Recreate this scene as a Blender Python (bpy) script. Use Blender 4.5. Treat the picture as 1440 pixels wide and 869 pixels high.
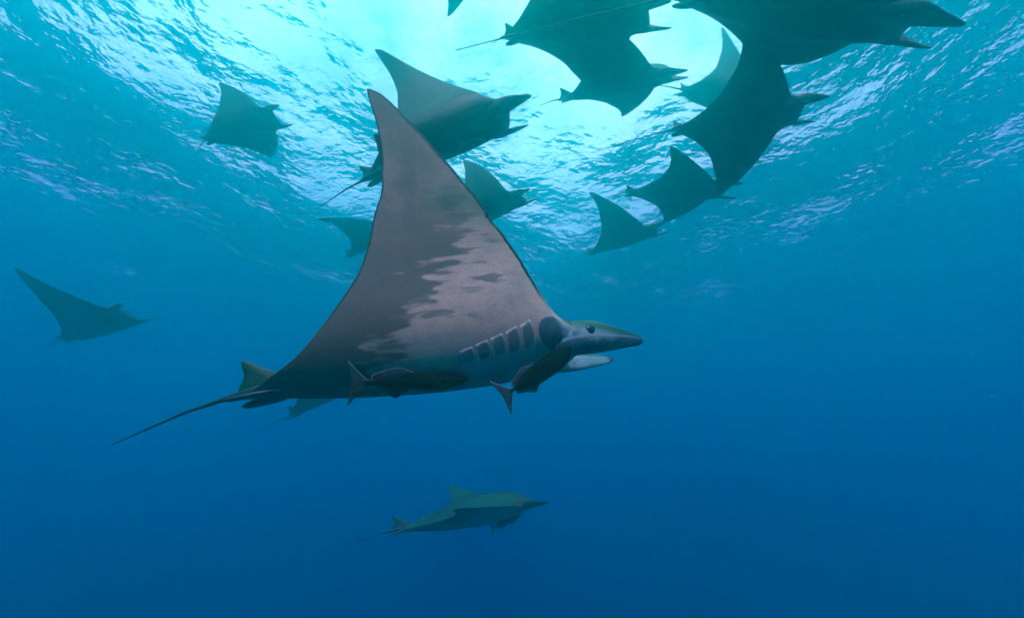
import bpy, bmesh, math, random
import numpy as np
from mathutils import Vector, Matrix

# ------------------------------------------------------------------ camera, light, exposure
for o in list(bpy.data.objects):
    bpy.data.objects.remove(o)
scene = bpy.context.scene
coll = scene.collection
CAM_Z = -8.6                       # metres under the surface (z = 0)
PITCH = 24.0
cam_data = bpy.data.cameras.new('camera')
cam_data.sensor_width = 36.0
cam_data.lens = 12.5
cam_data.clip_start = 0.02
cam_data.clip_end = 2000
cam = bpy.data.objects.new('camera', cam_data)
cam.location = (0, 0, CAM_Z)
cam.rotation_euler = (math.radians(90 + PITCH), 0, 0)
coll.objects.link(cam)
scene.camera = cam

SUN_EL, SUN_AZ = 47.0, 190.0       # azimuth measured from +Y clockwise: behind the camera
world = bpy.data.worlds.new('World')
scene.world = world
world.use_nodes = True
wn, wl = world.node_tree.nodes, world.node_tree.links
wn.clear()
w_out = wn.new('ShaderNodeOutputWorld')
w_bg = wn.new('ShaderNodeBackground')
w_sky = wn.new('ShaderNodeTexSky')
w_sky.sky_type = 'NISHITA'
w_sky.sun_disc = False
w_sky.sun_elevation = math.radians(SUN_EL)
w_sky.sun_rotation = math.radians(SUN_AZ)
w_sky.dust_density = 3.0
# thin bright cloud all over the sky
w_tc = wn.new('ShaderNodeTexCoord')
w_cn = wn.new('ShaderNodeTexNoise')
w_cn.inputs['Scale'].default_value = 4.5
w_cn.inputs['Detail'].default_value = 6.0
w_cr = wn.new('ShaderNodeMapRange')
w_cr.inputs['From Min'].default_value = 0.30
w_cr.inputs['From Max'].default_value = 0.58
w_cr.inputs['To Min'].default_value = 0.15
w_cr.inputs['To Max'].default_value = 1.0
w_mix = wn.new('ShaderNodeMix')
w_mix.data_type = 'RGBA'
w_mix.inputs['B'].default_value = (7.8, 18.0, 11.5, 1)
wl.new(w_tc.outputs['Generated'], w_cn.inputs['Vector'])
wl.new(w_cn.outputs['Fac'], w_cr.inputs['Value'])
wl.new(w_cr.outputs['Result'], w_mix.inputs['Factor'])
wl.new(w_sky.outputs['Color'], w_mix.inputs['A'])
wl.new(w_mix.outputs['Result'], w_bg.inputs['Color'])
w_bg.inputs['Strength'].default_value = 0.15
wl.new(w_bg.outputs['Background'], w_out.inputs['Surface'])

sun_data = bpy.data.lights.new('sun', 'SUN')
sun_data.energy = 5.0
sun_data.angle = math.radians(0.6)
sun_data.color = (1.0, 0.85, 0.67)
sun = bpy.data.objects.new('sun', sun_data)
az, el = math.radians(SUN_AZ), math.radians(SUN_EL)
sun_dir = Vector((math.sin(az) * math.cos(el), math.cos(az) * math.cos(el), math.sin(el)))
sun.rotation_euler = sun_dir.to_track_quat('Z', 'Y').to_euler()
sun.location = (0, 0, 30)
coll.objects.link(sun)

vs = scene.view_settings
vs.view_transform = 'Standard'
vs.look = 'None'
vs.exposure = 1.13
vs.gamma = 1.0
vs.use_curve_mapping = False
scene.cycles.use_denoising = True
scene.cycles.use_adaptive_sampling = True
scene.cycles.adaptive_threshold = 0.02
scene.cycles.max_bounces = 9
scene.cycles.diffuse_bounces = 1
scene.cycles.glossy_bounces = 2
scene.cycles.transmission_bounces = 4
scene.cycles.transparent_max_bounces = 12
scene.cycles.volume_bounces = 6
scene.cycles.sample_clamp_indirect = 6.0

random.seed(7)
rng = np.random.default_rng(11)


# ------------------------------------------------------------------ helpers
def tag(o, label=None, category=None, group=None, kind=None):
    if label: o['label'] = label
    if category: o['category'] = category
    if group: o['group'] = group
    if kind: o['kind'] = kind
    return o


def link_mesh(name, verts, faces, mat, parent=None, attrs=None, smooth=True):
    me = bpy.data.meshes.new(name)
    me.from_pydata([tuple(map(float, v)) for v in verts], [], faces)
    me.update()
    if smooth:
        me.polygons.foreach_set('use_smooth', [True] * len(me.polygons))
    for k, vals in (attrs or {}).items():
        a = me.attributes.new(k, 'FLOAT', 'POINT')
        a.data.foreach_set('value', np.asarray(vals, dtype=np.float32))
    me.materials.append(mat)
    o = bpy.data.objects.new(name, me)
    coll.objects.link(o)
    if parent is not None:
        o.parent = parent
    return o


def at(px, py, dist):
    """A point of the place, given where the photograph (1440 x 869) shows it and how far off it is."""
    v = Vector(((px - 720) / 500.0, 1.0, (434.5 - py) / 500.0)).normalized() * dist
    p = math.radians(PITCH)
    return Vector((v.x, v.y * math.cos(p) - v.z * math.sin(p), v.y * math.sin(p) + v.z * math.cos(p) + CAM_Z))


class N:
    """Small node-tree writer."""
    def __init__(self, mat):
        mat.use_nodes = True
        self.t = mat.node_tree
        self.t.nodes.clear()
        self.out = self.t.nodes.new('ShaderNodeOutputMaterial')

    def new(self, kind, **kw):
        n = self.t.nodes.new(kind)
        for k, v in kw.items():
            setattr(n, k, v)
        return n

    def put(self, sock, v):
        if isinstance(v, bpy.types.NodeSocket):
            self.t.links.new(v, sock)
        elif isinstance(v, (tuple, list)) and len(v) == 3 and sock.type == 'RGBA':
            sock.default_value = (*v, 1)
        else:
            sock.default_value = v

    def m(self, op, a, b=0.0, c=0.0, clamp=False):
        n = self.new('ShaderNodeMath', operation=op, use_clamp=clamp)
        for i, v in enumerate((a, b, c)):
            self.put(n.inputs[i], v)
        return n.outputs[0]

    def step(self, v, lo, hi):
        n = self.new('ShaderNodeMapRange', interpolation_type='SMOOTHSTEP')
        self.put(n.inputs['Value'], v)
        self.put(n.inputs['From Min'], lo)
        self.put(n.inputs['From Max'], hi)
        return n.outputs['Result']

    def mix(self, f, a, b):
        n = self.new('ShaderNodeMix', data_type='RGBA')
        self.put(n.inputs[0], f)
        self.put(n.inputs['A'], a)
        self.put(n.inputs['B'], b)
        return n.outputs['Result']

    def attr(self, name):
        return self.new('ShaderNodeAttribute', attribute_name=name).outputs['Fac']

    def noise(self, vec, scale, detail=4.0, rough=0.5):
        n = self.new('ShaderNodeTexNoise')
        if vec is not None:
            self.put(n.inputs['Vector'], vec)
        n.inputs['Scale'].default_value = scale
        n.inputs['Detail'].default_value = detail
        n.inputs['Roughness'].default_value = rough
        return n.outputs['Fac']

    def xyz(self, x, y, z):
        n = self.new('ShaderNodeCombineXYZ')
        for i, v in enumerate((x, y, z)):
            self.put(n.inputs[i], v)
        return n.outputs[0]

    def obj(self):
        return self.new('ShaderNodeTexCoord').outputs['Object']

    def bump(self, h, dist, strength=1.0):
        n = self.new('ShaderNodeBump')
        self.put(n.inputs['Height'], h)
        n.inputs['Distance'].default_value = dist
        n.inputs['Strength'].default_value = strength
        return n.outputs[0]

    def skin(self, col, rough=0.5, normal=None, spec=0.3):
        b = self.new('ShaderNodeBsdfPrincipled')
        self.put(b.inputs['Base Color'], col)
        self.put(b.inputs['Roughness'], rough)
        b.inputs['Specular IOR Level'].default_value = spec
        if normal is not None:
            self.put(b.inputs['Normal'], normal)
        self.t.links.new(b.outputs[0], self.out.inputs['Surface'])
        return b


def material(name):
    return bpy.data.materials.new(name)


# ------------------------------------------------------------------ materials
BELLY = (0.88, 0.455, 0.315)
DARK_FIELD = (0.185, 0.125, 0.092)  # the belly's own dark pattern tone
BACK = (0.008, 0.120, 0.045)


def ray_skin(name, belly, dark_field, back):
    mt = material(name)
    n = N(mt)
    x, t, vent = n.attr('px'), n.attr('pt'), n.attr('vent')
    dle, dte = n.attr('dle'), n.attr('dte')
    side = n.attr('side')
    rnd = n.new('ShaderNodeObjectInfo').outputs['Random']
    seed = n.m('ADD', n.m('MULTIPLY', rnd, 40.0), n.m('MULTIPLY', side, 7.0))
    # ragged dark field on the trailing half of the belly, streaked along the body
    v1 = n.xyz(n.m('MULTIPLY', x, 6.0), n.m('MULTIPLY', t, 25.0), seed)
    v2 = n.xyz(n.m('MULTIPLY', x, 2.0), n.m('MULTIPLY', t, 5.0), seed)
    n1 = n.noise(v1, 1.0, 2.6, 0.5)
    n2 = n.noise(v2, 1.0, 2.0, 0.5)
    bound = n.m('ADD', -0.31, n.m('MULTIPLY', n.step(t, 0.10, 0.60), 0.42))
    f = n.m('SUBTRACT', x, bound)
    f = n.m('ADD', f, n.m('MULTIPLY', n.m('SUBTRACT', n1, 0.5), n.m('ADD', 0.2, n.m('MULTIPLY', n2, 0.8))))
    f = n.m('ADD', f, n.m('MULTIPLY', n.m('SUBTRACT', n2, 0.5), 0.42))
    pale = n.step(f, -0.045, 0.055)
    isl = n.noise(n.xyz(n.m('MULTIPLY', x, 7.0), n.m('MULTIPLY', t, 30.0), n.m('ADD', seed, 3.7)), 1.0, 1.5, 0.4)
    isl = n.m('MULTIPLY', n.step(isl, 0.575, 0.64), n.m('SUBTRACT', 1.0, n.step(f, 0.10, 0.30)))
    pale = n.m('MULTIPLY', pale, n.m('SUBTRACT', 1.0, n.m('MULTIPLY', isl, 0.75)))
    outer = n.step(n.m('ADD', t, n.m('MULTIPLY', n2, 0.25)), 0.64, 0.96)     # the outer wing is an even grey
    grey = tuple(s * 0.50 + b * 0.32 for s, b in zip(dark_field, belly))
    col = n.mix(pale, dark_field, belly)
    tipg = n.mix(n.step(t, 1.08, 1.32), grey, tuple(s * 0.9 for s in dark_field))
    n4 = n.noise(n.xyz(n.m('MULTIPLY', x, 9.0), n.m('MULTIPLY', t, 7.0), seed), 1.0, 4.0, 0.6)
    tipg = n.mix(n.m('MULTIPLY', n.step(n4, 0.36, 0.66), 0.75), tipg, dark_field)
    col = n.mix(n.m('MULTIPLY', outer, 0.88), col, tipg)
    # soft cloudy tone and small scratches / pale dots
    cl = n.noise(n.obj(), 5.0, 5.0, 0.6)
    col = n.mix(n.m('MULTIPLY', n.step(cl, 0.38, 0.72), 0.22), col, dark_field)
    vor = n.new('ShaderNodeTexVoronoi')
    n.put(vor.inputs['Vector'], n.obj())
    vor.inputs['Scale'].default_value = 8.0
    dots = n.m('MULTIPLY', n.m('LESS_THAN', vor.outputs['Distance'], 0.045), n.step(n.noise(n.obj(), 2.2, 1.0), 0.5, 0.62))
    col = n.mix(n.m('MULTIPLY', dots, 0.55), col, (0.6, 0.58, 0.55))
    mot = n.noise(n.xyz(n.m('MULTIPLY', x, 16.0), n.m('MULTIPLY', t, 24.0), seed), 1.0, 5.0, 0.65)
    col = n.mix(n.m('MULTIPLY', n.step(mot, 0.42, 0.72), 0.24), col, tuple(s * 0.6 for s in dark_field))
    fine = n.noise(n.obj(), 120.0, 3.0, 0.7)
    col = n.mix(n.m('MULTIPLY', n.step(fine, 0.48, 0.72), 0.34), col, dark_field)
    # black rim along both wing edges
    rn = n.m('MULTIPLY', n.noise(n.obj(), 38.0, 3.0, 0.6), 0.014)
    wing = n.step(t, 0.24, 0.40)
    rim_f = n.m('MULTIPLY', n.m('SUBTRACT', 1.0, n.step(n.m('SUBTRACT', dle, rn), 0.008, 0.014)), wing)
    rim_b = n.m('MULTIPLY', n.m('SUBTRACT', 1.0, n.step(n.m('SUBTRACT', dte, n.m('MULTIPLY', rn, 0.4)), 0.003, 0.007)), wing)
    rim = n.m('MAXIMUM', rim_f, rim_b)
    # dusky chin below the head, and the dark rump
    chin = n.m('MULTIPLY', n.step(x, 0.50, 0.62), 0.6)
    col = n.mix(chin, col, (0.10, 0.17, 0.19))
    rump = n.m('SUBTRACT', 1.0, n.step(n.m('ADD', x, n.m('MULTIPLY', n2, 0.2)), -0.45, -0.22))
    col = n.mix(n.m('MULTIPLY', rump, 0.45), col, tuple(s * 0.85 for s in dark_field))
    col = n.mix(rim, col, (0.012, 0.014, 0.015))
    # back: olive with darker mottling
    bn = n.noise(n.obj(), 4.0, 5.0, 0.6)
    bcol = n.mix(n.step(bn, 0.35, 0.7), tuple(b * 0.55 for b in back), back)
    both = n.mix(vent, bcol, col)
    nrm = n.bump(n.noise(n.obj(), 60.0, 4.0, 0.6), 0.0015, 0.5)
    n.skin(both, n.m('ADD', 0.42, n.m('MULTIPLY', fine, 0.25)), nrm, 0.25)
    return mt


M = {}
M['ray'] = ray_skin('ray_skin', BELLY, DARK_FIELD, BACK)
M['shaded_ray'] = ray_skin('shaded_ray_skin', (0.032, 0.038, 0.038), (0.020, 0.024, 0.024), BACK)  # other rays: belly darkened in the colour to stand in for missing light


def plain(name, a, b, scale=14.0, rough=0.5, spec=0.3, bump=0.0015):
    mt = material(name)
    n = N(mt)
    k = n.noise(n.obj(), scale, 5.0, 0.6)
    n.skin(n.mix(n.step(k, 0.32, 0.7), a, b), rough, n.bump(n.noise(n.obj(), scale * 5, 4.0), bump), spec)
    return mt


M['back'] = plain('back_skin', (0.003, 0.045, 0.016), (0.004, 0.115, 0.038))
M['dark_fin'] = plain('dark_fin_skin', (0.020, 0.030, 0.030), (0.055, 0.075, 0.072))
M['tail'] = plain('tail_skin', (0.012, 0.032, 0.026), (0.026, 0.070, 0.050), 20)
M['pelvic'] = plain('pelvic_skin', (0.03, 0.055, 0.06), (0.06, 0.10, 0.10))
M['eye'] = plain('eye_dark', (0.004, 0.004, 0.005), (0.010, 0.010, 0.012), 30, 0.12, 0.6, 0)
M['mouth'] = plain('mouth_dark', (0.02, 0.03, 0.035), (0.06, 0.075, 0.08))
M['remora'] = plain('remora_skin', (0.001, 0.002, 0.002), (0.007, 0.011, 0.011), 70, 0.75, 0.02, 0.001)
M['fleck'] = plain('fleck_pale', (0.6, 0.62, 0.6), (0.75, 0.75, 0.72), 5, 0.6)

mt = M['cephalic'] = material('cephalic_fin_skin')      # dusky outside, pale inside, dark tip
n = N(mt)
inner, along, top = n.attr('inner'), n.attr('along'), n.attr('top')
k = n.noise(n.obj(), 16.0, 4.0, 0.6)
c = n.mix(n.step(k, 0.3, 0.7), (0.065, 0.105, 0.115), (0.12, 0.165, 0.17))
c = n.mix(n.m('MULTIPLY', n.step(inner, 0.45, 0.65), n.step(k, 0.2, 0.5)), c, (0.24, 0.31, 0.30))
face = n.m('MULTIPLY', n.m('SUBTRACT', 1.0, n.step(along, 0.40, 0.60)), n.step(n.m('ADD', n.noise(n.obj(), 11.0, 5.0, 0.7), n.m('MULTIPLY', n.step(top, 0.3, 0.6), 0.2)), 0.52, 0.68))
c = n.mix(n.m('MULTIPLY', face, 0.7), c, (0.42, 0.46, 0.43))
line = n.m('SUBTRACT', 1.0, n.step(n.m('ABSOLUTE', n.m('SUBTRACT', top, n.m('ADD', 0.42, n.m('MULTIPLY', along, 0.38)))), 0.015, 0.05))
c = n.mix(n.m('MULTIPLY', line, 0.6), c, (0.50, 0.52, 0.48))
c = n.mix(n.m('MULTIPLY', n.step(n.m('ADD', top, n.m('MULTIPLY', k, 0.2)), 0.76, 0.92), 0.9), c, (0.010, 0.115, 0.045))
c = n.mix(n.step(along, 0.68, 0.86), c, (0.018, 0.024, 0.026))
n.skin(c, 0.4, n.bump(n.noise(n.obj(), 80.0, 3.0), 0.001), 0.35)

mt = M['gill'] = material('gill_cover_skin')            # dark patch towards the wing, pale towards the keel
n = N(mt)
u, v = n.attr('gu'), n.attr('gv')
k = n.noise(n.obj(), 30.0, 4.0, 0.6)
edge = n.m('ADD', v, n.m('MULTIPLY', n.m('SUBTRACT', k, 0.5), 0.22))
edge = n.m('ADD', edge, n.m('MULTIPLY', u, -0.10))
ru = n.m('POWER', n.m('MULTIPLY', n.m('ABSOLUTE', n.m('SUBTRACT', u, 0.52)), 2.15), 3.0)
rv = n.m('POWER', n.m('MULTIPLY', n.m('ABSOLUTE', n.m('SUBTRACT', edge, 0.70)), 3.9), 3.0)
dark = n.m('SUBTRACT', 1.0, n.step(n.m('ADD', ru, rv), 0.35, 1.10))
c = n.mix(dark, (0.66, 0.42, 0.35), (0.20, 0.165, 0.15))
n.skin(c, 0.5, n.bump(k, 0.002), 0.25)

mt = M['cheek'] = material('cheek_skin')                # dark round cheek with paler mottling to the eye
n = N(mt)
u, v = n.attr('gu'), n.attr('gv')
k = n.noise(n.obj(), 22.0, 5.0, 0.65)
c = n.mix(n.step(k, 0.3, 0.7), (0.045, 0.085, 0.10), (0.085, 0.13, 0.14))
c = n.mix(n.m('MULTIPLY', n.step(n.m('ADD', u, n.m('MULTIPLY', k, 0.5)), 0.85, 1.15), 0.8), c, (0.45, 0.50, 0.47))
n.skin(c, 0.45, n.bump(k, 0.002), 0.3)

mt = M['remora_fin'] = material('remora_fin_skin')      # speckled, see-through towards the edge
n = N(mt)
e = n.attr('edge')
k = n.noise(n.obj(), 130.0, 3.0, 0.7)
c = n.mix(n.step(k, 0.50, 0.66), (0.012, 0.018, 0.018), (0.22, 0.25, 0.23))
c = n.mix(n.step(e, 0.90, 0.98), c, (0.32, 0.36, 0.35))
b = n.skin(c, 0.6, None, 0.08)
n.put(b.inputs['Alpha'], n.m('SUBTRACT', 1.0, n.m('MULTIPLY', n.step(e, 0.3, 0.9), 0.30)))

# ------------------------------------------------------------------ shape of the ray in plan (metres)
H=1.40
def sstep(a,b,x):
    u=np.clip((x-a)/(b-a),0,1); return u*u*(3-2*u)
LE_T=np.array([0,.10,.17,.205,.235,.28,.36,.50,.74,1.0,1.2,1.32,1.38,1.40])
LE_X=np.array([.668,.672,.668,.63,.565,.492,.448,.395,.285,.135,.0,-.09,-.145,-.185])
TE_T=np.array([0,.05,.12,.20,.30,.42,.56,.74,.94,1.12,1.26,1.36,1.40])
TE_X=np.array([-.77,-.755,-.675,-.565,-.465,-.37,-.288,-.235,-.18,-.17,-.185,-.20,-.205])
def mono(X,Y):
    X=np.asarray(X,float);Y=np.asarray(Y,float)
    h=np.diff(X);d=np.diff(Y)/h;m=np.zeros(len(X))
    m[0]=d[0];m[-1]=d[-1]
    for i in range(1,len(X)-1):
        if d[i-1]*d[i]>0:
            w1=2*h[i]+h[i-1];w2=h[i]+2*h[i-1];m[i]=(w1+w2)/(w1/d[i-1]+w2/d[i])
    def f(x):
        x=np.clip(np.asarray(x,float),X[0],X[-1])
        i=np.clip(np.searchsorted(X,x,side='right')-1,0,len(X)-2)
        u=(x-X[i])/h[i];a=u*u
        return ((2*a*u-3*a+1)*Y[i]+(a*u-2*a+u)*h[i]*m[i]+(-2*a*u+3*a)*Y[i+1]+(a*u-a)*h[i]*m[i+1])
    return f
le=mono(LE_T,LE_X); te=mono(TE_T,TE_X)
def bend(root,curl,n=141):
    t=np.linspace(0,H,n)
    ph=np.radians(root)*sstep(-.10,.44,t)+np.radians(curl)*(t/H)**2
    dt=t[1]-t[0]
    c,s=np.cos(ph),np.sin(ph)
    Y=np.concatenate([[0],np.cumsum((c[1:]+c[:-1])/2*dt)])
    Z=np.concatenate([[0],np.cumsum((s[1:]+s[:-1])/2*dt)])
    return t,Y,Z,ph
def mid(bd,side,t,x):
    T,Y,Z,P=bd
    return np.array([x,side*np.interp(t,T,Y),np.interp(t,T,Z)])
def rot(yaw,pitch,roll):
    a,b,c=np.radians([yaw,pitch,roll])
    Rz=np.array([[math.cos(a),-math.sin(a),0],[math.sin(a),math.cos(a),0],[0,0,1]])
    Ry=np.array([[math.cos(b),0,-math.sin(b)],[0,1,0],[math.sin(b),0,math.cos(b)]])  # +pitch: nose up
    Rx=np.array([[1,0,0],[0,math.cos(c),-math.sin(c)],[0,math.sin(c),math.cos(c)]])
    return Rz@Ry@Rx

ADDED_FLOOR_Z = -33.0  # depth of the added, unseen floor
DENS = 0.3
PART = (0.0002, 0.108, 0.058)      # scattering per metre by particles, red green blue
MOLE = (0.0001, 0.0001, 0.032)     # scattering per metre by the water itself
ABSO = (0.143, 0.081, 0.027)       # absorption per metre
ANISO = 0.88
RAYS = {                            # x, y, z, yaw, pitch, roll, right and left wing raise, right and left curl, size; tail tip
    'main': ([-0.309, 1.6115, -8.1793, 11.8774, 12.2012, -0.4127, 82.0118, 106.9883, -6.3672, 11.8302, 1.0], [-1.418, 0.315, -0.03]),
    'r2': ([-0.6268, 2.4336, -5.8281, -8.1273, 24.8817, 20.5689, 128.1577, 60.0, -57.9108, 10.0, 0.9995], [-1.414, 0.303, 0.132]),
    'r3': ([-3.6906, 3.467, -4.3208, -2.4239, 25.1006, -6.5851, 76.3482, 29.3753, 13.5909, 22.4262, 0.6602], [-1.363, 0.341, 0.247]),
    'r4': ([-0.3448, 4.1731, -5.2363, -27.1611, 10.1048, 19.8168, 100.6747, 60.0, 21.3113, 10.0, 0.8499], [-1.48, 0.0, -0.04]),
    'r5': ([-2.6688, 5.9925, -4.4172, -22.0656, 14.1899, 35.5764, 30.2625, 5.0, -21.0017, 0.0, 0.9944], [-1.438, 0.263, 0.076]),
    'r6': ([-5.8025, 4.6458, -6.7887, -12.9505, 15.4263, -21.4055, -4.456, 60.0, 44.5548, 10.0, 0.7388], [-1.481, 0.082, 0.091]),
    'r7': ([-0.4701, 4.5559, -9.0938, 9.9956, 9.6911, -8.5748, -0.9488, 20.5022, 5.6363, 7.8304, 0.9989], [-1.382, 0.385, -0.007]),
    'r8': ([-2.3429, 4.9322, -7.5831, -12.7239, 27.8663, 17.7268, 140.7922, 70.0, 25.6825, 0.0, 0.9976], [-1.458, 0.192, 0.105]),
    'r9': ([0.6617, 2.105, -4.5728, -18.2403, -16.3218, 32.8751, 99.6492, -11.8723, 33.49, 9.9976, 0.9974], [-1.255, 0.494, 0.23]),
    'r10': ([1.4388, 3.1956, -3.8709, -24.2245, -12.959, 41.9659, 34.2937, -10.6031, -19.8122, 3.6962, 0.9955], [-1.364, 0.41, 0.063]),
    'r11': ([1.9352, 1.4166, -5.7245, -11.1449, -32.3121, 44.8002, 106.7434, -11.521, 35.4426, 34.9791, 0.9974], [-2.041, -0.993, -0.735]),
    'r12': ([2.4373, 2.6508, -5.2134, -21.118, -10.2603, 9.8009, -0.289, -30.9039, -0.2803, 31.2404, 0.7994], [-1.94, -0.101, -0.219]),
    'r13': ([3.6175, 4.0843, -2.9075, 9.641, -5.026, 8.8314, 92.7971, 60.0, -12.2985, 10.0, 0.9863], [-1.48, 0.0, -0.04]),
    'r14': ([2.6887, 4.4836, -4.5194, -17.8143, -12.2901, 10.3327, -12.7802, 2.4369, 14.4998, 6.2239, 0.9946], [-1.298, 0.474, 0.16]),
    'r15': ([2.3748, 6.284, -4.2352, -33.3319, 2.8082, 7.2641, 28.3726, 60.0, 5.4588, 10.0, 0.9902], [-1.37, 0.361, 0.193]),
    'r16': ([-0.5726, 1.6403, -3.5638, -4.387, 17.582, -5.5659, 61.51, 42.8131, 19.6039, -1.1545, 0.9993], [-1.48, 0.0, -0.04]),
}


# ------------------------------------------------------------------ the devil ray
def uplow(t):
    return (0.150 * np.exp(-(t / 0.25) ** 2) + 0.036 * (1 - t / H) + 0.0035,
            0.088 * np.exp(-(t / 0.25) ** 2) + 0.026 * (1 - t / H) + 0.0035)


def profile(c, t):
    """Thickness along the chord, 0 at the trailing and 1 at the leading edge."""
    e = 0.42 + 0.10 * sstep(0.10, 0.32, t)
    a = 0.92
    peak = a / (a + e)
    return np.power(np.clip(c, 0, 1), a) * np.power(np.clip(1 - c, 0, 1), e) / (peak ** a * (1 - peak) ** e)


class Ray:
    def __init__(self, fr, fl, cr, cl, notch=0.0):
        self.b = {-1: bend(fr, cr), 1: bend(fl, cl)}
        self.h = {-1: bend(0.28 * fr, 0), 1: bend(0.28 * fl, 0)}
        self.notch = notch

    def edges(self, t, side):
        l, r = float(le(t)), float(te(t))
        if self.notch and side < 0:
            l -= self.notch * math.exp(-((t - 0.735) / 0.010) ** 2) + 0.010 * math.exp(-((t - 0.70) / 0.03) ** 2)
        if self.notch and t > 0.3:                        # slightly ragged wing edges
            g = min(1.0, (t - 0.3) / 0.2)
            l += g * (0.0015 * math.sin(41 * t + 1.3 * side) + 0.0008 * math.sin(143 * t + side) + 0.0006 * math.sin(307 * t))
            r += g * (0.0016 * math.sin(33 * t + 2.0 * side) + 0.0005 * math.sin(127 * t))
        return l, r

    def place(self, side, t, x, h):
        """The head bends far less than the wings: blend the two arcs."""
        w = sstep(0.36, 0.60, x) * (1 - float(sstep(0.20, 0.36, t)))
        T, Y, Z, P = self.b[side]
        ph, y, z = (float(np.interp(t, T, q)) for q in (P, Y, Z))
        T, Y, Z, P = self.h[side]
        ph2, y2, z2 = (float(np.interp(t, T, q)) for q in (P, Y, Z))
        yy = (y - math.sin(ph) * h) * (1 - w) + (y2 - math.sin(ph2) * h) * w
        zz = (z + math.cos(ph) * h) * (1 - w) + (z2 + math.cos(ph2) * h) * w
        return side * yy, zz

    def point(self, side, t, x, lower, off=0.0):
        """Point on the back (lower=False) or belly (lower=True) skin, lifted by off."""
        l, r = self.edges(t, side)
        c = min(max((x - r) / max(l - r, 1e-4), 0.0), 1.0)
        up, lo = uplow(t)
        h = float(profile(c, t)) * (up if not lower else lo)
        fade = max(l - r, 0) / (max(l - r, 0) + 0.02)
        h = h * fade + off
        if lower:
            h = -h
        y, z = self.place(side, t, x, h)
        return (x, float(y), float(z))


def make_body(ray, parent, nt, nc, mat):
    ts = np.concatenate([np.linspace(0, 0.30, nt // 3, endpoint=False),
                         np.linspace(0.30, 1.22, nt // 2, endpoint=False),
                         H - 0.18 * np.linspace(1, 0.012, nt // 4) ** 1.6])
    if ray.notch:
        ts = np.unique(np.concatenate([ts, np.linspace(0.66, 0.77, 24)]))
    stations = [(-1, t) for t in ts[::-1]] + [(1, t) for t in ts[1:]]
    cs = 0.5 - 0.5 * np.cos(np.linspace(0, math.pi, nc))
    V, F = [], []
    A = {k: [] for k in ('px', 'pt', 'vent', 'dle', 'dte', 'side')}
    ring = 2 * nc - 2
    call = np.concatenate([cs, cs[-2:0:-1]])
    low = np.concatenate([np.zeros(nc), np.ones(nc - 2)])
    vent = low.copy()
    vent[0] = vent[nc - 1] = 0.5
    for side, t in stations:
        l, r = ray.edges(t, side)
        x = r + (l - r) * call
        up, lo = uplow(t)
        h = profile(call, t) * np.where(low > 0, -lo, up) * (max(l - r, 0) / (max(l - r, 0) + 0.02))
        y, z = ray.place(side, t, x, h)
        V.append(np.stack([x, y, z], 1))
        A['px'].append(x); A['pt'].append(np.full(ring, t)); A['side'].append(np.full(ring, side))
        A['vent'].append(vent)
        A['dle'].append(l - x); A['dte'].append(x - r)
    V = np.concatenate(V)
    A = {k: np.concatenate(v) for k, v in A.items()}
    for i in range(len(stations) - 1):
        for j in range(ring):
            k = (j + 1) % ring
            F.append((i * ring + j, i * ring + k, (i + 1) * ring + k, (i + 1) * ring + j))
    F.append(tuple(range(ring))[::-1])
    F.append(tuple(range((len(stations) - 1) * ring, len(stations) * ring)))
    # orient outwards
    return link_mesh('body', V, F, mat, parent, A)


def loft(sections, closed_ends=True):
    """sections: lists of points, each a closed ring of the same length."""
    V = [p for s in sections for p in s]
    k = len(sections[0])
    F = [(i * k + j, i * k + (j + 1) % k, (i + 1) * k + (j + 1) % k, (i + 1) * k + j)
         for i in range(len(sections) - 1) for j in range(k)]
    if closed_ends:
        F.append(tuple(range(k))[::-1])
        F.append(tuple(range((len(sections) - 1) * k, len(sections) * k)))
    return V, F


def smooth_path(ctrl, n):
    ctrl = np.asarray(ctrl, float)
    u = np.linspace(0, 1, len(ctrl))
    w = np.linspace(0, 1, n)
    return np.stack([mono_any(u, ctrl[:, k])(w) for k in range(ctrl.shape[1])], 1)


def mono_any(X, Y):
    return mono(X, Y)


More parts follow.
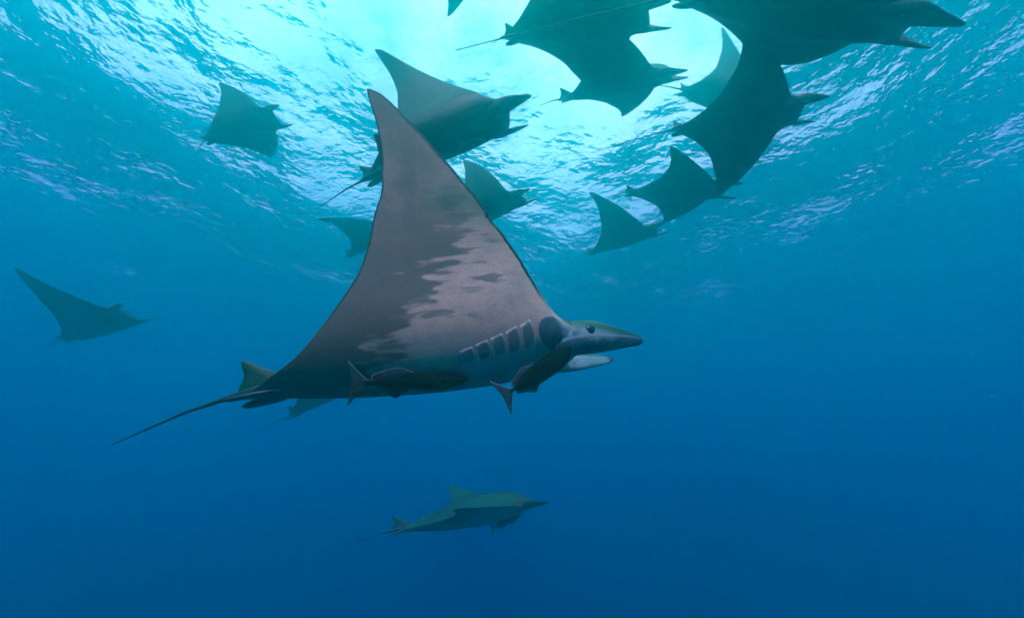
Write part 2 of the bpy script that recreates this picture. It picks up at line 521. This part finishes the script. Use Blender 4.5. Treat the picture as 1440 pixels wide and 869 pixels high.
def make_cephalic(side, parent, mat, upright=False, spread=0.0, droop=0.0, n=20, k=18):
    # centre x, y, z, half height, half width, tilt
    if not upright:
        ctrl = [(0.40, 0.120, 0.000, 0.035, 0.018, 8),
                (0.47, 0.160, 0.000, 0.060, 0.034, 18),
                (0.54, 0.184, -0.002, 0.070, 0.040, 30),
                (0.63, 0.200, -0.010, 0.068, 0.032, 46),
                (0.71, 0.207, -0.020, 0.055, 0.023, 58),
                (0.78, 0.210, -0.030, 0.038, 0.016, 62),
                (0.835, 0.212, -0.036, 0.022, 0.010, 62),
                (0.868, 0.212, -0.039, 0.009, 0.005, 62)]
    else:
        ctrl = [(0.40, 0.110, 0.000, 0.030, 0.015, 4),
                (0.50, 0.160, -0.002, 0.066, 0.038, 8),
                (0.58, 0.186, -0.004, 0.080, 0.042, 12),
                (0.66, 0.198, -0.012, 0.078, 0.034, 18),
                (0.76, 0.196, -0.030, 0.060, 0.025, 22),
                (0.85, 0.184, -0.044, 0.040, 0.016, 24),
                (0.91, 0.170, -0.054, 0.027, 0.012, 24),
                (0.934, 0.161, -0.058, 0.015, 0.008, 24),
                (0.942, 0.158, -0.059, 0.004, 0.003, 24)]
    P = smooth_path(ctrl, n)
    secs, inner, along, top = [], [], [], []
    for i, (x, y, z, a, b, tl) in enumerate(P):
        g = max(0.0, (x - 0.5) / 0.43)
        y += spread * g
        z += droop * g * g
        tr = math.radians(tl)
        s = []
        for j in range(k):
            th = 2 * math.pi * j / k
            u, v = b * math.cos(th), a * math.sin(th)
            u += 0.45 * b * (1 - (v / max(a, 1e-5)) ** 2) - 0.2 * b      # slightly cupped towards the mouth
            yy = u * math.cos(tr) + v * math.sin(tr)
            zz = -u * math.sin(tr) + v * math.cos(tr)
            s.append((x, side * (y + yy), z + zz))
            inner.append(0.5 - 0.5 * math.cos(th)); along.append(i / (n - 1)); top.append(0.5 + 0.5 * math.sin(th))
        secs.append(s if side > 0 else s)
    V, F = loft(secs)
    return link_mesh('cephalic_fin', V, F, mat, parent, {'inner': inner, 'along': along, 'top': top})


def make_plate(name, outline, thick, mat, parent, plane, attrs=None):
    """A fin: a fan of rings from root to rim, thick in the middle and thin at the rim. plane maps (u, v, w) to 3D."""
    pts = np.asarray(outline, float)
    cen = pts.mean(0)
    rings = [1.0, 0.93, 0.7, 0.4]
    k = len(pts)
    V, F, E = [], [], []
    for sgn in (1, -1):
        for r in rings:
            th = thick * (0.06 if r == 1.0 else (0.45 + 0.55 * (1 - r)))
            for p in pts:
                q = cen + (p - cen) * r
                V.append(plane(q[0], q[1], sgn * th)); E.append(r)
        V.append(plane(cen[0], cen[1], sgn * thick)); E.append(0.0)
    m = len(rings) * k + 1
    for s in (0, 1):
        o = s * m
        for a in range(len(rings) - 1):
            for j in range(k):
                q = (o + a * k + j, o + a * k + (j + 1) % k, o + (a + 1) * k + (j + 1) % k, o + (a + 1) * k + j)
                F.append(q if s == 0 else q[::-1])
        for j in range(k):
            q = (o + (len(rings) - 1) * k + j, o + (len(rings) - 1) * k + (j + 1) % k, o + m - 1)
            F.append(q if s == 0 else q[::-1])
    for j in range(k):
        F.append((j, m + j, m + (j + 1) % k, (j + 1) % k))
    return link_mesh(name, V, F, mat, parent, {'edge': E})


def smooth_outline(pts, n=36):
    """Closed Catmull-Rom through pts."""
    pts = np.asarray(pts, float)
    k = len(pts)
    out = []
    for i in range(n):
        u = i / n * k
        a = int(u); f = u - a
        p0, p1, p2, p3 = pts[(a - 1) % k], pts[a % k], pts[(a + 1) % k], pts[(a + 2) % k]
        out.append(0.5 * (2 * p1 + (p2 - p0) * f + (2 * p0 - 5 * p1 + 4 * p2 - p3) * f * f + (3 * p1 - p0 - 3 * p2 + p3) * f ** 3))
    return out


def make_tail(parent, tip):
    base = np.array([-0.66, 0, 0.018])
    root = np.array([-0.80, 0, 0.018])
    tip = np.asarray(tip, float)
    d = tip - root
    ctrl = [base, root, root + d * 0.3 + np.array([-0.02, 0, 0.012]), root + d * 0.65 + np.array([-0.01, 0, 0.008]), tip]
    P = smooth_path(ctrl, 26)
    rad = np.interp(np.linspace(0, 1, 26), [0, 0.2, 0.3, 0.5, 1], [0.040, 0.030, 0.014, 0.0085, 0.0030])
    secs = []
    for p, r in zip(P, rad):
        secs.append([(p[0], p[1] + r * math.cos(a), p[2] + r * 0.85 * math.sin(a)) for a in np.linspace(0, 2 * math.pi, 10, endpoint=False)])
    V, F = loft(secs)
    return link_mesh('tail', V, F, M['tail'], parent)


def make_eye(side, parent, r=0.027):
    V, F = [], []
    k = 14
    secs = []
    for i in range(9):
        th = math.pi * (i + 0.02) / 8.04
        secs.append([(0.645 + r * math.sin(th) * math.cos(a), side * (0.234 + 0.55 * r * math.cos(th)), 0.012 + r * math.sin(th) * math.sin(a))
                     for a in np.linspace(0, 2 * math.pi, k, endpoint=False)])
    V, F = loft(secs)
    return link_mesh('eye', V, F, M['eye'], parent)


def patch(name, ray, side, x_of, mat, parent, nu=10, nv=14, lift=0.0042):
    """A raised piece of belly skin; x_of(u, v) -> (x, t)."""
    V, F, U, W = [], [], [], []
    for lay in (0, 1):
        for i in range(nu):
            for j in range(nv):
                u, v = i / (nu - 1), j / (nv - 1)
                x, t = x_of(u, v)
                bulge = (1 - abs(2 * u - 1) ** 3) * (1 - abs(2 * v - 1) ** 3)
                off = (0.0006 + lift * bulge * (0.45 + 0.55 * (1 - u))) if lay == 0 else -0.004
                V.append(ray.point(side, t, x, True, off)); U.append(u); W.append(v)
    m = nu * nv
    for i in range(nu - 1):
        for j in range(nv - 1):
            a, b, c, d = i * nv + j, i * nv + j + 1, (i + 1) * nv + j + 1, (i + 1) * nv + j
            F.append((a, b, c, d)); F.append((m + d, m + c, m + b, m + a))
    rim = [j for j in range(nv)] + [i * nv + nv - 1 for i in range(1, nu)] + [(nu - 1) * nv + j for j in range(nv - 2, -1, -1)] + [i * nv for i in range(nu - 2, 0, -1)]
    for q in range(len(rim)):
        a, b = rim[q], rim[(q + 1) % len(rim)]
        F.append((b, a, m + a, m + b))
    return link_mesh(name, V, F, mat, parent, {'gu': U, 'gv': W})


def devil_ray(name, P, tail_tip, label, detail=0, notch=0.0, pale=False):
    x, y, z, yaw, pit, rol, fr, fl, cr, cl, sc = P
    root = bpy.data.objects.new(name, None)
    coll.objects.link(root)
    R = rot(yaw, pit, rol)
    mw = Matrix([[*R[0], x], [*R[1], y], [*R[2], z], [0, 0, 0, 1]]) @ Matrix.Scale(sc, 4)
    root.matrix_world = mw
    root.empty_display_size = 0.2
    tag(root, label, 'devil ray', 'devil rays of the school')
    ray = Ray(fr, fl, cr, cl, notch)
    make_body(ray, root, *((220, 60, M['ray']) if detail > 1 else (110, 44, M['ray']) if pale else (72, 30, M['shaded_ray'])))
    for s in (-1, 1):
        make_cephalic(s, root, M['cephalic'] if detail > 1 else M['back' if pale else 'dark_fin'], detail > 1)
        make_eye(s, root)
        out = smooth_outline([(-0.62, 0.050), (-0.70, 0.092), (-0.78, 0.100), (-0.828, 0.088), (-0.835, 0.062), (-0.785, 0.030), (-0.70, 0.012)], 26)
        make_plate('pelvic_fin', out, 0.012, M['pelvic'], root, lambda u, v, w, s=s: (u, s * v, -0.002 + w - 0.10 * (v - 0.03) + 0.06 * (u + 0.7)))
    # dorsal fin just ahead of the tail
    out = smooth_outline([(-0.54, 0.005), (-0.66, 0.060), (-0.775, 0.130), (-0.812, 0.148), (-0.820, 0.132), (-0.806, 0.080), (-0.815, 0.010), (-0.66, 0.000)], 34)
    make_plate('dorsal_fin', out, 0.010, M['back'], root, lambda u, v, w: (u, w, 0.012 + v))
    make_tail(root, tail_tip)
    if detail > 1:
        for s in (-1, 1):
            for g in range(5):
                x1 = 0.385 - 0.067 * g
                t0, t1 = 0.065 + 0.002 * g, 0.245 - 0.016 * g
                def f(u, v, x1=x1, t0=t0, t1=t1):
                    bow = 0.014 * (1 - (2 * v - 1) ** 2) - 0.012 * (1 - v)
                    w = 0.066 - 0.012 * v * v
                    return x1 - 0.066 + u * w + bow, t0 + (t1 - t0) * v * (1 - 0.10 * (1 - u) * v)
                patch('gill_cover', ray, s, f, M['gill'], root)
            def fc(u, v):
                r = math.sqrt(max(0.02, 1 - (2 * v - 1) ** 2))
                t = 0.135 + 0.130 * v
                return min(0.480 + (u - 0.5) * 0.165 * r + 0.02 * (1 - v), float(le(t)) - 0.006), t
            patch('cheek', ray, s, fc, M['cheek'], root, 14, 16, 0.006)
    return root, ray, mw


# ------------------------------------------------------------------ the remora
def remora(label, head, tail, up, girth=1.0, fin=1.0):
    """A sharksucker: head and tail points, up = direction of its sucking disc."""
    head, tail, up = Vector(head), Vector(tail), Vector(up)
    X = (head - tail); L = X.length; X.normalize()
    Y = up.cross(X).normalized()
    Z = X.cross(Y).normalized()
    root = bpy.data.objects.new('remora', None)
    coll.objects.link(root)
    mw = Matrix([[X.x, Y.x, Z.x, tail.x], [X.y, Y.y, Z.y, tail.y], [X.z, Y.z, Z.z, tail.z], [0, 0, 0, 1]]) @ Matrix.Scale(L, 4)
    root.matrix_world = mw
    root.empty_display_size = 0.1
    tag(root, label, 'remora', 'remoras riding on the rays')
    # body: x from 0.16 (tail root) to 1 (snout), unit length
    xs = [0.13, 0.18, 0.25, 0.35, 0.48, 0.60, 0.72, 0.82, 0.90, 0.96, 0.99, 1.0]
    hh = [0.022, 0.022, 0.034, 0.056, 0.072, 0.076, 0.074, 0.066, 0.050, 0.032, 0.018, 0.004]
    ww = [0.012, 0.014, 0.026, 0.046, 0.062, 0.070, 0.074, 0.074, 0.064, 0.044, 0.024, 0.004]
    P = smooth_path(np.stack([xs, hh, ww], 1), 40)
    secs = []
    for px_, h_, w_ in P:
        h_, w_ = h_ * (1 + (girth - 1) * min(1.0, max(0.0, (px_ - 0.18) / 0.15))), w_ * girth ** 0.5
        secs.append([(px_, w_ * math.cos(a), h_ * math.sin(a) * (0.80 if math.sin(a) > 0 else 1.0)) for a in np.linspace(0, 2 * math.pi, 20, endpoint=False)])
    V, F = loft(secs)
    link_mesh('body', V, F, M['remora'], root)
    side = lambda u, v, w: (u, w, v * fin)
    flat = lambda u, v, w: (u, v, 0.075 + w)
    link = lambda nm, o, th=0.005, pl=side: make_plate(nm, smooth_outline(o, 44), th, M['remora_fin'], root, pl)
    link('tail_fin', [(0.17, 0.0), (0.13, 0.040), (0.06, 0.110), (0.0, 0.175), (0.012, 0.09), (0.030, 0.0), (0.012, -0.09), (0.0, -0.175), (0.06, -0.110), (0.13, -0.040)], 0.008)
    link('dorsal_fin', [(0.20, 0.018), (0.19, 0.055), (0.27, 0.082), (0.38, 0.112), (0.44, 0.100), (0.52, 0.062), (0.36, 0.03)], 0.008)
    link('anal_fin', [(0.20, -0.018), (0.19, -0.055), (0.27, -0.082), (0.37, -0.135), (0.42, -0.115), (0.52, -0.064), (0.36, -0.03)], 0.008)
    disc = make_plate('sucking_disc', smooth_outline([(0.70, 0.0), (0.74, 0.045), (0.86, 0.052), (0.95, 0.03), (0.97, 0.0), (0.95, -0.03), (0.86, -0.052), (0.74, -0.045)], 30), 0.012, M['remora'], root, lambda u, v, w: (u, v, 0.050 + w - 0.10 * max(0, u - 0.84)))
    for s in (-1, 1):
        make_plate('pectoral_fin', smooth_outline([(0.755, 0.05), (0.74, 0.11), (0.70, 0.17), (0.675, 0.175), (0.672, 0.13), (0.70, 0.05)], 30), 0.006, M['remora'], root,
                   lambda u, v, w, s=s: (u, s * v, w + 0.012 - 0.5 * (v - 0.05)))
        secs = []
        for i in range(7):
            th = math.pi * (i + 0.03) / 6.06
            secs.append([(0.905 + 0.010 * math.sin(th) * math.cos(a), s * (0.058 + 0.006 * math.cos(th)), 0.006 + 0.010 * math.sin(th) * math.sin(a)) for a in np.linspace(0, 2 * math.pi, 10, endpoint=False)])
        V, F = loft(secs)
        link_mesh('eye', V, F, M['eye'], root)
    return root


# ------------------------------------------------------------------ setting: the sea
mt = material('water_surface')
n = N(mt)
ob = n.obj()
map_ = n.new('ShaderNodeMapping')
map_.inputs['Rotation'].default_value = (0, 0, math.radians(-28))
map_.inputs['Scale'].default_value = (1.0, 1.25, 1.0)
n.put(map_.inputs['Vector'], ob)
a = n.noise(map_.outputs[0], 1.0, 2.5, 0.5)
b = n.noise(map_.outputs[0], 3.3, 2.5, 0.55)
calm = n.m('ADD', 0.45, n.m('MULTIPLY', n.noise(ob, 0.22, 2.0), 1.1))
hgt = n.m('ADD', n.m('MULTIPLY', a, 0.17), n.m('MULTIPLY', n.m('MULTIPLY', b, calm), 0.060))
nr = n.bump(hgt, 1.0, 1.0)
fr = n.new('ShaderNodeFresnel')
fr.inputs['IOR'].default_value = 1.333
n.put(fr.inputs['Normal'], nr)
gl = n.new('ShaderNodeBsdfGlossy')
gl.inputs['Roughness'].default_value = 0.10
n.put(gl.inputs['Normal'], nr)
tr = n.new('ShaderNodeBsdfTransparent')
rf = n.new('ShaderNodeBsdfRefraction')
rf.inputs['IOR'].default_value = 1.333
rf.inputs['Roughness'].default_value = 0.0
n.put(rf.inputs['Normal'], nr)
mt2 = n.new('ShaderNodeMixShader')
mt2.inputs[0].default_value = 0.35
n.put(mt2.inputs[1], tr.outputs[0])
n.put(mt2.inputs[2], rf.outputs[0])
mx = n.new('ShaderNodeMixShader')
n.put(mx.inputs[0], fr.outputs[0])
n.put(mx.inputs[1], mt2.outputs[0])
n.put(mx.inputs[2], gl.outputs[0])
n.put(n.out.inputs['Surface'], mx.outputs[0])

G = 300
u = np.linspace(-1, 1, G)
line = np.sign(u) * np.abs(u) ** 1.9 * 110.0
gx, gy = np.meshgrid(line, line + 8.0)
gz = np.zeros_like(gx)
for lam, amp, dr, ph in ((11, .16, 20, .4), (7.3, .10, -35, 2.1), (4.6, .065, 48, 1.2), (3.1, .045, 5, 3.6), (2.2, .03, -60, .2), (1.6, .02, 30, 5.1), (5.8, .07, 95, 4.4)):
    k = 2 * math.pi / lam
    gz += amp * np.sin(k * (gx * math.cos(math.radians(dr)) + gy * math.sin(math.radians(dr))) + ph)
V = np.stack([gx.ravel(), gy.ravel(), gz.ravel()], 1)
F = [(i * G + j, i * G + j + 1, (i + 1) * G + j + 1, (i + 1) * G + j) for i in range(G - 1) for j in range(G - 1)]
tag(link_mesh('water', V, F, mt), kind='structure')

mt = plain('added_floor_dark', (0.010, 0.014, 0.018), (0.022, 0.028, 0.032), 0.4, 0.9, 0.1, 0.05)
G = 60
gx, gy = np.meshgrid(np.linspace(-115, 115, G), np.linspace(-105, 120, G))
gz = ADDED_FLOOR_Z + 0.8 * np.sin(gx * 0.11 + 1.0) * np.cos(gy * 0.08) + 0.3 * np.sin(gx * 0.31 + gy * 0.27)
V = np.stack([gx.ravel(), gy.ravel(), gz.ravel()], 1)
F = [(i * G + j, i * G + j + 1, (i + 1) * G + j + 1, (i + 1) * G + j) for i in range(G - 1) for j in range(G - 1)]
tag(link_mesh('added_dark_floor', V, F, mt), kind='structure')  # added dark floor, never seen, meant to darken the lower water

mt = material('sea_water')
n = N(mt)
pv = n.new('ShaderNodeVolumePrincipled')                  # particles: forward scattering, and all the absorption
pv.inputs['Density'].default_value = DENS
pv.inputs['Color'].default_value = (*[s / DENS for s in PART], 1)
pv.inputs['Absorption Color'].default_value = (*[(1 - a / (DENS - s)) ** 2 for s, a in zip(PART, ABSO)], 1)
pv.inputs['Anisotropy'].default_value = ANISO
mv = n.new('ShaderNodeVolumeScatter')                     # the water itself: blue, even in all directions
mv.inputs['Density'].default_value = MOLE[2]
mv.inputs['Color'].default_value = (*[s / MOLE[2] for s in MOLE], 1)
ad = n.new('ShaderNodeAddShader')
n.put(ad.inputs[0], pv.outputs[0])
n.put(ad.inputs[1], mv.outputs[0])
n.put(n.out.inputs['Volume'], ad.outputs[0])
bx0, bx1, by0, by1, bz0, bz1 = -118, 118, -108, 123, ADDED_FLOOR_Z - 2.2, 0.9
V = [(x, y, z) for x in (bx0, bx1) for y in (by0, by1) for z in (bz0, bz1)]
F = [(0, 1, 3, 2), (4, 6, 7, 5), (0, 4, 5, 1), (2, 3, 7, 6), (0, 2, 6, 4), (1, 5, 7, 3)]
tag(link_mesh('haze', V, F, mt, smooth=False), 'clear blue sea water filling the whole place', kind='stuff')


# ------------------------------------------------------------------ the school
LABELS = {
    'main': ('large devil ray in the foreground, pale belly and raised wing lit, remoras on it', 2, 0.012),
    'r2': ('devil ray right behind the raised wing of the large foreground ray, horns open', 1, 0),
    'r3': ('lone square-looking devil ray against the bright surface, upper left', 1, 0),
    'r4': ('faint devil ray peeking out to the right of the large ray\'s wing', 0, 0),
    'r5': ('faint devil ray half hidden left of the large ray\'s wing', 0, 0),
    'r6': ('dark devil ray alone at the far left edge of the blue water', 1, 0),
    'r7': ('small green-backed devil ray swimming lowest, seen from the side', 1, 0),
    'r8': ('hazy devil ray almost hidden beneath the tail end of the large ray', 0, 0),
    'r9': ('teal devil ray cut by the top edge, crossed by a long thin tail', 1, 0),
    'r10': ('devil ray overlapping below the teal ray, in front of the white glare', 1, 0),
    'r11': ('biggest dark devil ray at the top right edge, horns pointing right', 1, 0),
    'r12': ('dark devil ray with long drooping wing and thin tail, below the top right ray', 1, 0),
    'r13': ('pale teal devil ray squeezed between darker rays, top right cluster', 0, 0),
    'r14': ('middle devil ray below the drooping wing, both wings spread', 1, 0),
    'r15': ('lowest devil ray of the right cluster, one wing pointing up', 1, 0),
    'r16': ('devil ray showing only a curved wing tip at the top edge', 0, 0),
}
built = {}
for key, (P, tip) in RAYS.items():
    lab, det, notch = LABELS[key]
    built[key] = devil_ray('devil_ray', P, tip, lab, det, notch, key == 'r7')


def on_belly(key, side, t, x, off):
    root, ray, mw = built[key]
    p = mw @ Vector(ray.point(side, t, x, True, off))
    q = mw @ Vector(ray.point(side, t, x, True, off + 0.05))
    return p, (p - q).normalized()


hp, up = on_belly('main', -1, 0.100, 0.080, 0.045)
tp, _ = on_belly('main', -1, 0.125, -0.385, 0.050)
remora('dark speckled remora lying along the belly of the large foreground ray', hp, tp, Vector((0.1, -0.35, 0.9)), 1.15, 1.05)
remora('black remora hanging under the head of the large foreground ray', at(803, 490, 1.56), at(704, 560, 1.50), Vector((-0.5, -0.3, 0.75)), 1.75, 1.3)
remora('small remora under the throat of the lowest green-backed ray', at(731, 724, 4.60), at(690, 743, 4.56), Vector((0.1, -0.3, 0.9)), 1.3, 1.2)
hp, up = on_belly('r2', -1, 0.04, 0.50, 0.03)
tp, _ = on_belly('r2', -1, 0.06, 0.09, 0.03)
remora('dim remora stuck to the throat of the ray behind the large wing', hp, tp, up)


# ------------------------------------------------------------------ drifting flecks
V, F = [], []
for i in range(90):
    d = 0.5 + 4.5 * random.random() ** 0.7
    p = at(random.uniform(-50, 1490), random.uniform(-40, 900), d)
    if p.z > -0.6:
        continue
    r = random.uniform(0.0005, 0.0013)
    o = len(V)
    V += [(p.x + r, p.y, p.z), (p.x - r, p.y, p.z), (p.x, p.y + r, p.z), (p.x, p.y - r, p.z), (p.x, p.y, p.z + r), (p.x, p.y, p.z - r)]
    F += [(o + a, o + b, o + c) for a, b, c in ((0, 2, 4), (2, 1, 4), (1, 3, 4), (3, 0, 4), (2, 0, 5), (1, 2, 5), (3, 1, 5), (0, 3, 5))]
tag(link_mesh('drifting_flecks', V, F, M['fleck']), 'tiny pale flecks drifting in the water', kind='stuff')
